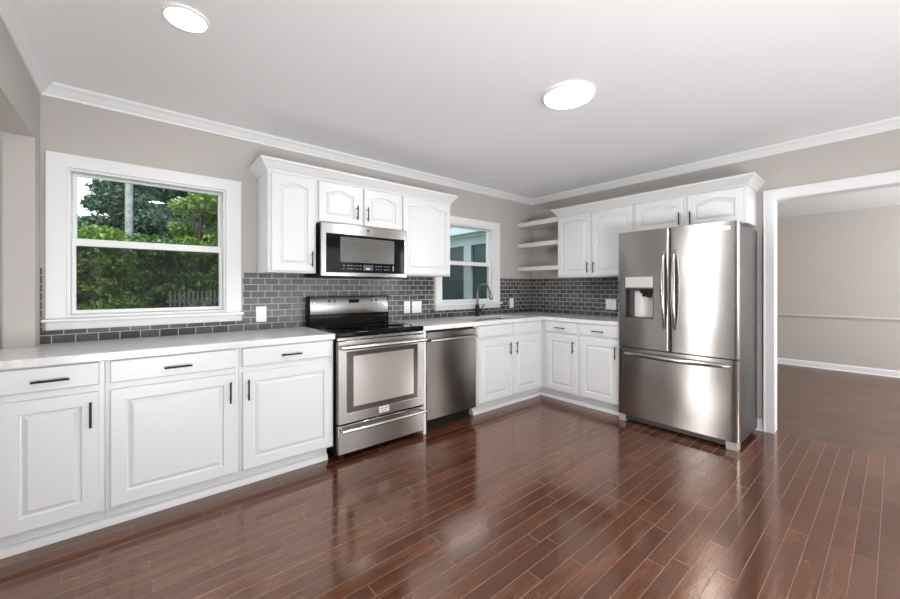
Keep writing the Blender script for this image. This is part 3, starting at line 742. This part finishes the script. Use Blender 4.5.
# handles
def arc_handle(F, pts, wdt, thk):
    """flat curved handle: list of (u,d,z) centres; width along the cross direction"""
    bm = B(); rings = []
    n = len(pts)
    for i, (u, d, z, vert) in enumerate(pts):
        s = math.sin(PI*i/(n-1)); ww = wdt*(.45+.55*s**.6); tt_ = thk*(.6+.4*s)
        ring = []
        for k in range(12):
            a = 2*PI*k/12
            if vert: ring.append(bm.verts.new(F(u+ww/2*math.cos(a), d+tt_/2*math.sin(a), z)))
            else: ring.append(bm.verts.new(F(u, d+tt_/2*math.sin(a), z+ww/2*math.cos(a))))
        rings.append(ring)
    for a, b in zip(rings, rings[1:]):
        for k in range(12): bm.faces.new([a[k], a[(k+1) % 12], b[(k+1) % 12], b[k]])
    bm.faces.new(rings[0]); bm.faces.new(list(reversed(rings[-1])))
    return bm
for (u, door) in ((1.944, ld), (2.026, rd)):
    pts = []
    for k in range(25):
        s = k/24; pts.append((u, DT-.006+.058*math.sin(PI*s)**.55, .885+.685*s, True))
    obj('handle', arc_handle(FF, pts, .036, .022), M['bright'], door, smooth=True)
pts = [(1.598+.822*k/24, DT-.006+.058*math.sin(PI*k/24)**.5, .640, False) for k in range(25)]
obj('handle', arc_handle(FF, pts, .042, .026), M['bright'], fd, smooth=True)
bm = B(); fbox(bm, FF, 2.328, 2.412, DT-.0035, DT-.0005, 1.692, 1.722)
b_ = obj('badge', bm, M['badge'], rd, bevel=.001, label='small light maker badge')
obj('lettering', text_bm('FRIGIDAIRE', .0135, FF, 2.370, 1.707, DT+.0000), M['slot'], b_)
bm = B(); fbox(bm, FF, fy0+.05, fy1-.06, -.02, .045, .018, .062); obj('toe_grille', bm, M['steelside'], t, bevel=.003)
for (a, b) in ((fy0+.006, fy0+.062), (fy1-.080, fy1-.004)):
    bm = B(); fbox(bm, FF, a, b, -.02, DT-.012, 0, .064); obj('foot', bm, mat('grey_foot', (.42, .41, .40), .4, .3), t, bevel=.004, label='light grey front foot')
bm = B(); fbox(bm, FF, fy0+.03, fy1-.03, -.54, -.48, 0, .035); obj('foot', bm, M['blackmatte'], t)

# ------------------------------------------------------------------ outlets and switches
def plate(F, label, u0, u1, z0, z1, kind, n=1):
    t = thing('wall_plate', label, 'outlet' if kind == 'outlet' else 'switch', F((u0+u1)/2, .0085, z0))
    bm = B(); fbox(bm, F, u0, u1, .0083, .0135, z0, z1); obj('cover', bm, M['plate'], t, bevel=.002)
    for k in range(n):
        c = u0 + (u1-u0)*(k+.5)/n; zc_ = (z0+z1)/2
        bm = B(); fbox(bm, F, c-.0165, c+.0165, .0135, .0150, zc_-.033, zc_+.033); ins = obj('insert', bm, M['plate'], t, bevel=.001)
        if kind == 'outlet':
            for s in (-.018, .018):
                for e in (-.0065, .0065):
                    bm = B(); fbox(bm, F, c+e-.001, c+e+.001, .0149, .0153, zc_+s-.004, zc_+s+.005); obj('slot', bm, M['ctl'], ins)
    return t
plate(GA, 'white outlet plate on the tiles just left of the stove', -3.462, -3.386, .977, 1.098, 'outlet')
plate(GA, 'narrow white plate on the tiles, left one of the pair right of the stove', -2.092, -2.019, .984, 1.106, 'outlet')
plate(GA, 'wide white switch plate on the tiles, right one of the pair right of the stove', -1.995, -1.877, .982, 1.104, 'switch', 2)
plate(GA, 'white outlet plate on the tiles between the small window and the corner', -.474, -.398, .984, 1.106, 'outlet')
plate(GW, 'wide white switch plate on the tiles left of the refrigerator', 1.068, 1.190, .994, 1.112, 'switch', 2)

# ------------------------------------------------------------------ ceiling lights
def disc_light(label, x, y, r, drop, lm='lamp'):
    t = thing('ceiling_light', label, 'ceiling light', (x, y, H-drop))
    obj('rim', lathe(B(), (x, y, H), [(r+.008, -.0003), (r+.008, -drop*.7), (r, -drop), (r-.006, -drop), (r-.006, -.0003)], 56), M['plate'], t, smooth=True)
    obj('lens', lathe(B(), (x, y, H), [(r-.0065, -.001), (r-.0065, -drop+.001), (r-.02, -drop-.0015), (.0, -drop-.002)], 56), M[lm], t, smooth=True, label='glowing white lens')
disc_light('round lit ceiling light nearer the large window, upper left', -4.005, -1.19, .083, .012)
disc_light('larger round lit ceiling light in the middle of the ceiling', -2.115, -1.915, .148, .024, 'lamp_large')
disc_light('round lit ceiling light overhead, mirrored in the large window pane', -3.97, -3.25, .095, .012)
t = thing('ceiling_can', 'small unlit round white ceiling fixture above the sink', 'ceiling light', (-1.19, -.33, H-.006))
obj('rim', lathe(B(), (-1.19, -.33, H), [(.085, -.0003), (.085, -.006), (.066, -.007), (.062, -.004), (.062, -.0003)], 40), M['plate'], t, smooth=True)
obj('lens', lathe(B(), (-1.19, -.33, H), [(.0615, -.0005), (.0615, -.003), (.0, -.003)], 40), M['plate'], t, smooth=True)

# ------------------------------------------------------------------ outdoors
struct('ground', mbox(-40, 40, .15, 60, -.7, -.5), M['grass'])
def foliage(name, blobs, n, size, m, parent, seed):
    """blobs: (x,y,z,rx,ry,rz). small leaf quads spread over the blobs, denser near their surface"""
    r = np.random.default_rng(seed); bl = np.array(blobs, float)
    vol = (bl[:, 3]*bl[:, 4]*bl[:, 5])**(2/3); pick = r.choice(len(bl), n, p=vol/vol.sum())
    d = r.normal(size=(n, 3)); d /= np.linalg.norm(d, axis=1)[:, None]
    rad = 1 - .45*r.random(n)**1.6 + .08*r.normal(size=n)
    c = bl[pick, :3] + d*bl[pick, 3:]*rad[:, None]
    a = r.normal(size=(n, 3)); a /= np.linalg.norm(a, axis=1)[:, None]
    b = np.cross(a, r.normal(size=(n, 3))); b /= np.linalg.norm(b, axis=1)[:, None]
    s = size*(.6+.8*r.random(n))[:, None]
    v = np.stack([c-a*s, c-b*s*.5, c+a*s, c+b*s*.5], 1).reshape(-1, 3)
    off = np.array(root_loc(parent)); v = v-off
    me = bpy.data.meshes.new(name); me.vertices.add(4*n); me.vertices.foreach_set('co', v.ravel().astype(np.float32))
    me.loops.add(4*n); me.loops.foreach_set('vertex_index', np.arange(4*n, dtype=np.int32))
    me.polygons.add(n); me.polygons.foreach_set('loop_start', np.arange(0, 4*n, 4, dtype=np.int32)); me.polygons.foreach_set('loop_total', np.full(n, 4, np.int32))
    at = me.attributes.new('tone', 'FLOAT', 'POINT')
    tone = np.clip(r.random(n)*.8 + .2*r.random(len(bl))[pick], 0, 1)
    at.data.foreach_set('value', np.repeat(tone, 4).astype(np.float32))
    me.update(); me.materials.append(m)
    o = bpy.data.objects.new(name, me); COL.objects.link(o); o.parent = parent; return o
def tree(name, label, cat, x, y, h, spread, m, n, size, seed, low=.25, group=None, kind='tree'):
    r = random.Random(seed); gz = -.5
    t = thing(name, label, cat, (x, y, gz), group)
    bm = B(); tube(bm, [(x, y, gz), (x+.03*h*r.uniform(-1, 1), y, gz+h*.35), (x, y, gz+h*.75)], [.018*h, .014*h, .006*h], 8)
    for k in range(4):
        a = r.uniform(0, 2*PI); z0 = gz+h*r.uniform(.3, .55)
        tube(bm, [(x, y, z0), (x+math.cos(a)*spread*.6, y+math.sin(a)*spread*.6, z0+h*.25)], [.014*h*.6, .005*h], 6)
    obj('trunk', bm, M['bark'], t, smooth=True)
    bl = []
    for k in range(30 if kind == 'tree' else 24):
        f = r.random(); z = gz+h*(low+(1-low)*f*.92); w_ = spread*(1.0-.55*f**2)
        a = r.uniform(0, 2*PI); q = r.uniform(.2, .75)
        s = spread*r.uniform(.32, .5)
        bl.append((x+math.cos(a)*w_*q, y+math.sin(a)*w_*q*.7, z, s, s*.8, s*.6))
    foliage('foliage', bl, n, size, m, t, seed)
    return t
tree('garden_shrub', 'bright green shrub outside the large window, at its left', 'shrub', -4.85, 6.3, 2.85, 1.0, M['leafA'], 14000, .05, 11, low=.1, kind='shrub')
tree('garden_shrub', 'dense green shrub outside the large window, at its middle', 'shrub', -3.75, 8.3, 3.1, 1.1, M['leafB'], 16000, .055, 12, low=.1, kind='shrub')
tree('garden_shrub', 'yellow-green young tree outside the large window, right of the pole', 'shrub', -2.55, 11.9, 5.8, 1.3, M['leafA'], 18000, .065, 13, low=.2, kind='shrub')
tree('garden_shrub', 'low green shrub outside the large window, behind the picket fence', 'shrub', -1.75, 9.2, 3.2, 1.15, M['leafB'], 14000, .06, 14, low=.1, kind='shrub')
tree('background_tree', 'tall blue-green tree outside, left of the utility pole', 'tree', -4.6, 15.0, 6.3, 1.55, M['leafC'], 24000, .09, 21, low=.15)
tree('background_tree', 'tall dark tree outside, directly behind the utility pole', 'tree', -3.2, 18.5, 8.8, 2.3, M['leafC'], 26000, .10, 22, low=.15)
tree('background_tree', 'dark blue-green tree outside, at the right edge of the large window', 'tree', -.5, 15.5, 6.0, 1.8, M['leafC'], 20000, .09, 23, low=.1)
tree('background_tree', 'far dark tree outside, low behind the left shrubs', 'tree', -6.9, 22.0, 5.0, 2.8, M['leafC'], 16000, .12, 24, low=.1)
bm = B(); tube(bm, [(-4.39, 12, -.5), (-4.39, 12, 7.5)], [.105, .09], 16)
tag(obj('utility_pole', bm, M['pole'], smooth=True), 'pale weathered utility pole among the trees outside the large window', 'pole')
# picket fence
t = thing('picket_fence', 'dim picket fence outside, low at the right of the large window', 'fence', (-2.7, 7.2, -.5))
for k in range(24):
    x = -3.62+k*.085; bm = B()
    A_ = [(x-.022, -.5), (x+.022, -.5), (x+.022, 1.14), (x, 1.18), (x-.022, 1.14)]
    f1 = [bm.verts.new((a, 7.2, z)) for a, z in A_]; f2 = [bm.verts.new((a, 7.22, z)) for a, z in A_]
    for q in range(5): bm.faces.new([f1[q], f1[(q+1) % 5], f2[(q+1) % 5], f2[q]])
    bm.faces.new(f1); bm.faces.new(f2)
    obj('picket', bm, M['fence'], t)
bm = mbox(-3.7, -1.6, 7.22, 7.25, .9, .97); box(bm, -3.7, -1.6, 7.22, 7.25, -.2, -.12); obj('rail', bm, M['fence'], t)

# glazed wing seen through the small window
t = thing('glazed_wing', 'pale blue-trimmed glazed wall of the neighbouring wing outside the small window', 'building', (.36, 2.2, -.5))
ys = [.17, .72, .90, 1.553, 1.744, 2.40, 2.58, 3.25, 3.43, 4.1]
wal = cells([.17, .60, .80, 1.553, 1.744, 2.42, 2.60, 3.25, 4.1], [-.5, .25, 1.985, 2.155], lambda y, z: not (.25 < z < 1.985 and (.80 < y < 1.553 or 1.744 < y < 2.42 or 2.60 < y < 3.25)), .30, .42, 'yz')
obj('frame', wal, M['exttrim'], t, bevel=.006)
for (a, b) in ((.80, 1.553), (1.744, 2.42), (2.60, 3.25)):
    obj('pane', mbox(.345, .36, a, b, .25, 1.985), M['extglass'], t)
bm = mbox(.14, .30, .17, 4.1, 2.155, 2.19); box(bm, .10, .14, .17, 4.1, 2.165, 2.30)
obj('eave', bm, M['exttrim'], t, bevel=.004)
bm = B(); vs = [bm.verts.new(v) for v in ((.10, .17, 2.30), (.10, 4.1, 2.30), (2.2, 4.1, 3.1), (2.2, .17, 3.1), (.10, .17, 2.34), (.10, 4.1, 2.34), (2.2, 4.1, 3.14), (2.2, .17, 3.14))]
for f in ((0, 1, 2, 3), (4, 7, 6, 5), (0, 4, 5, 1), (1, 5, 6, 2), (2, 6, 7, 3), (3, 7, 4, 0)): bm.faces.new([vs[i] for i in f])
obj('roof', bm, mat('grey_shingle', (.25, .27, .28), .9), t)
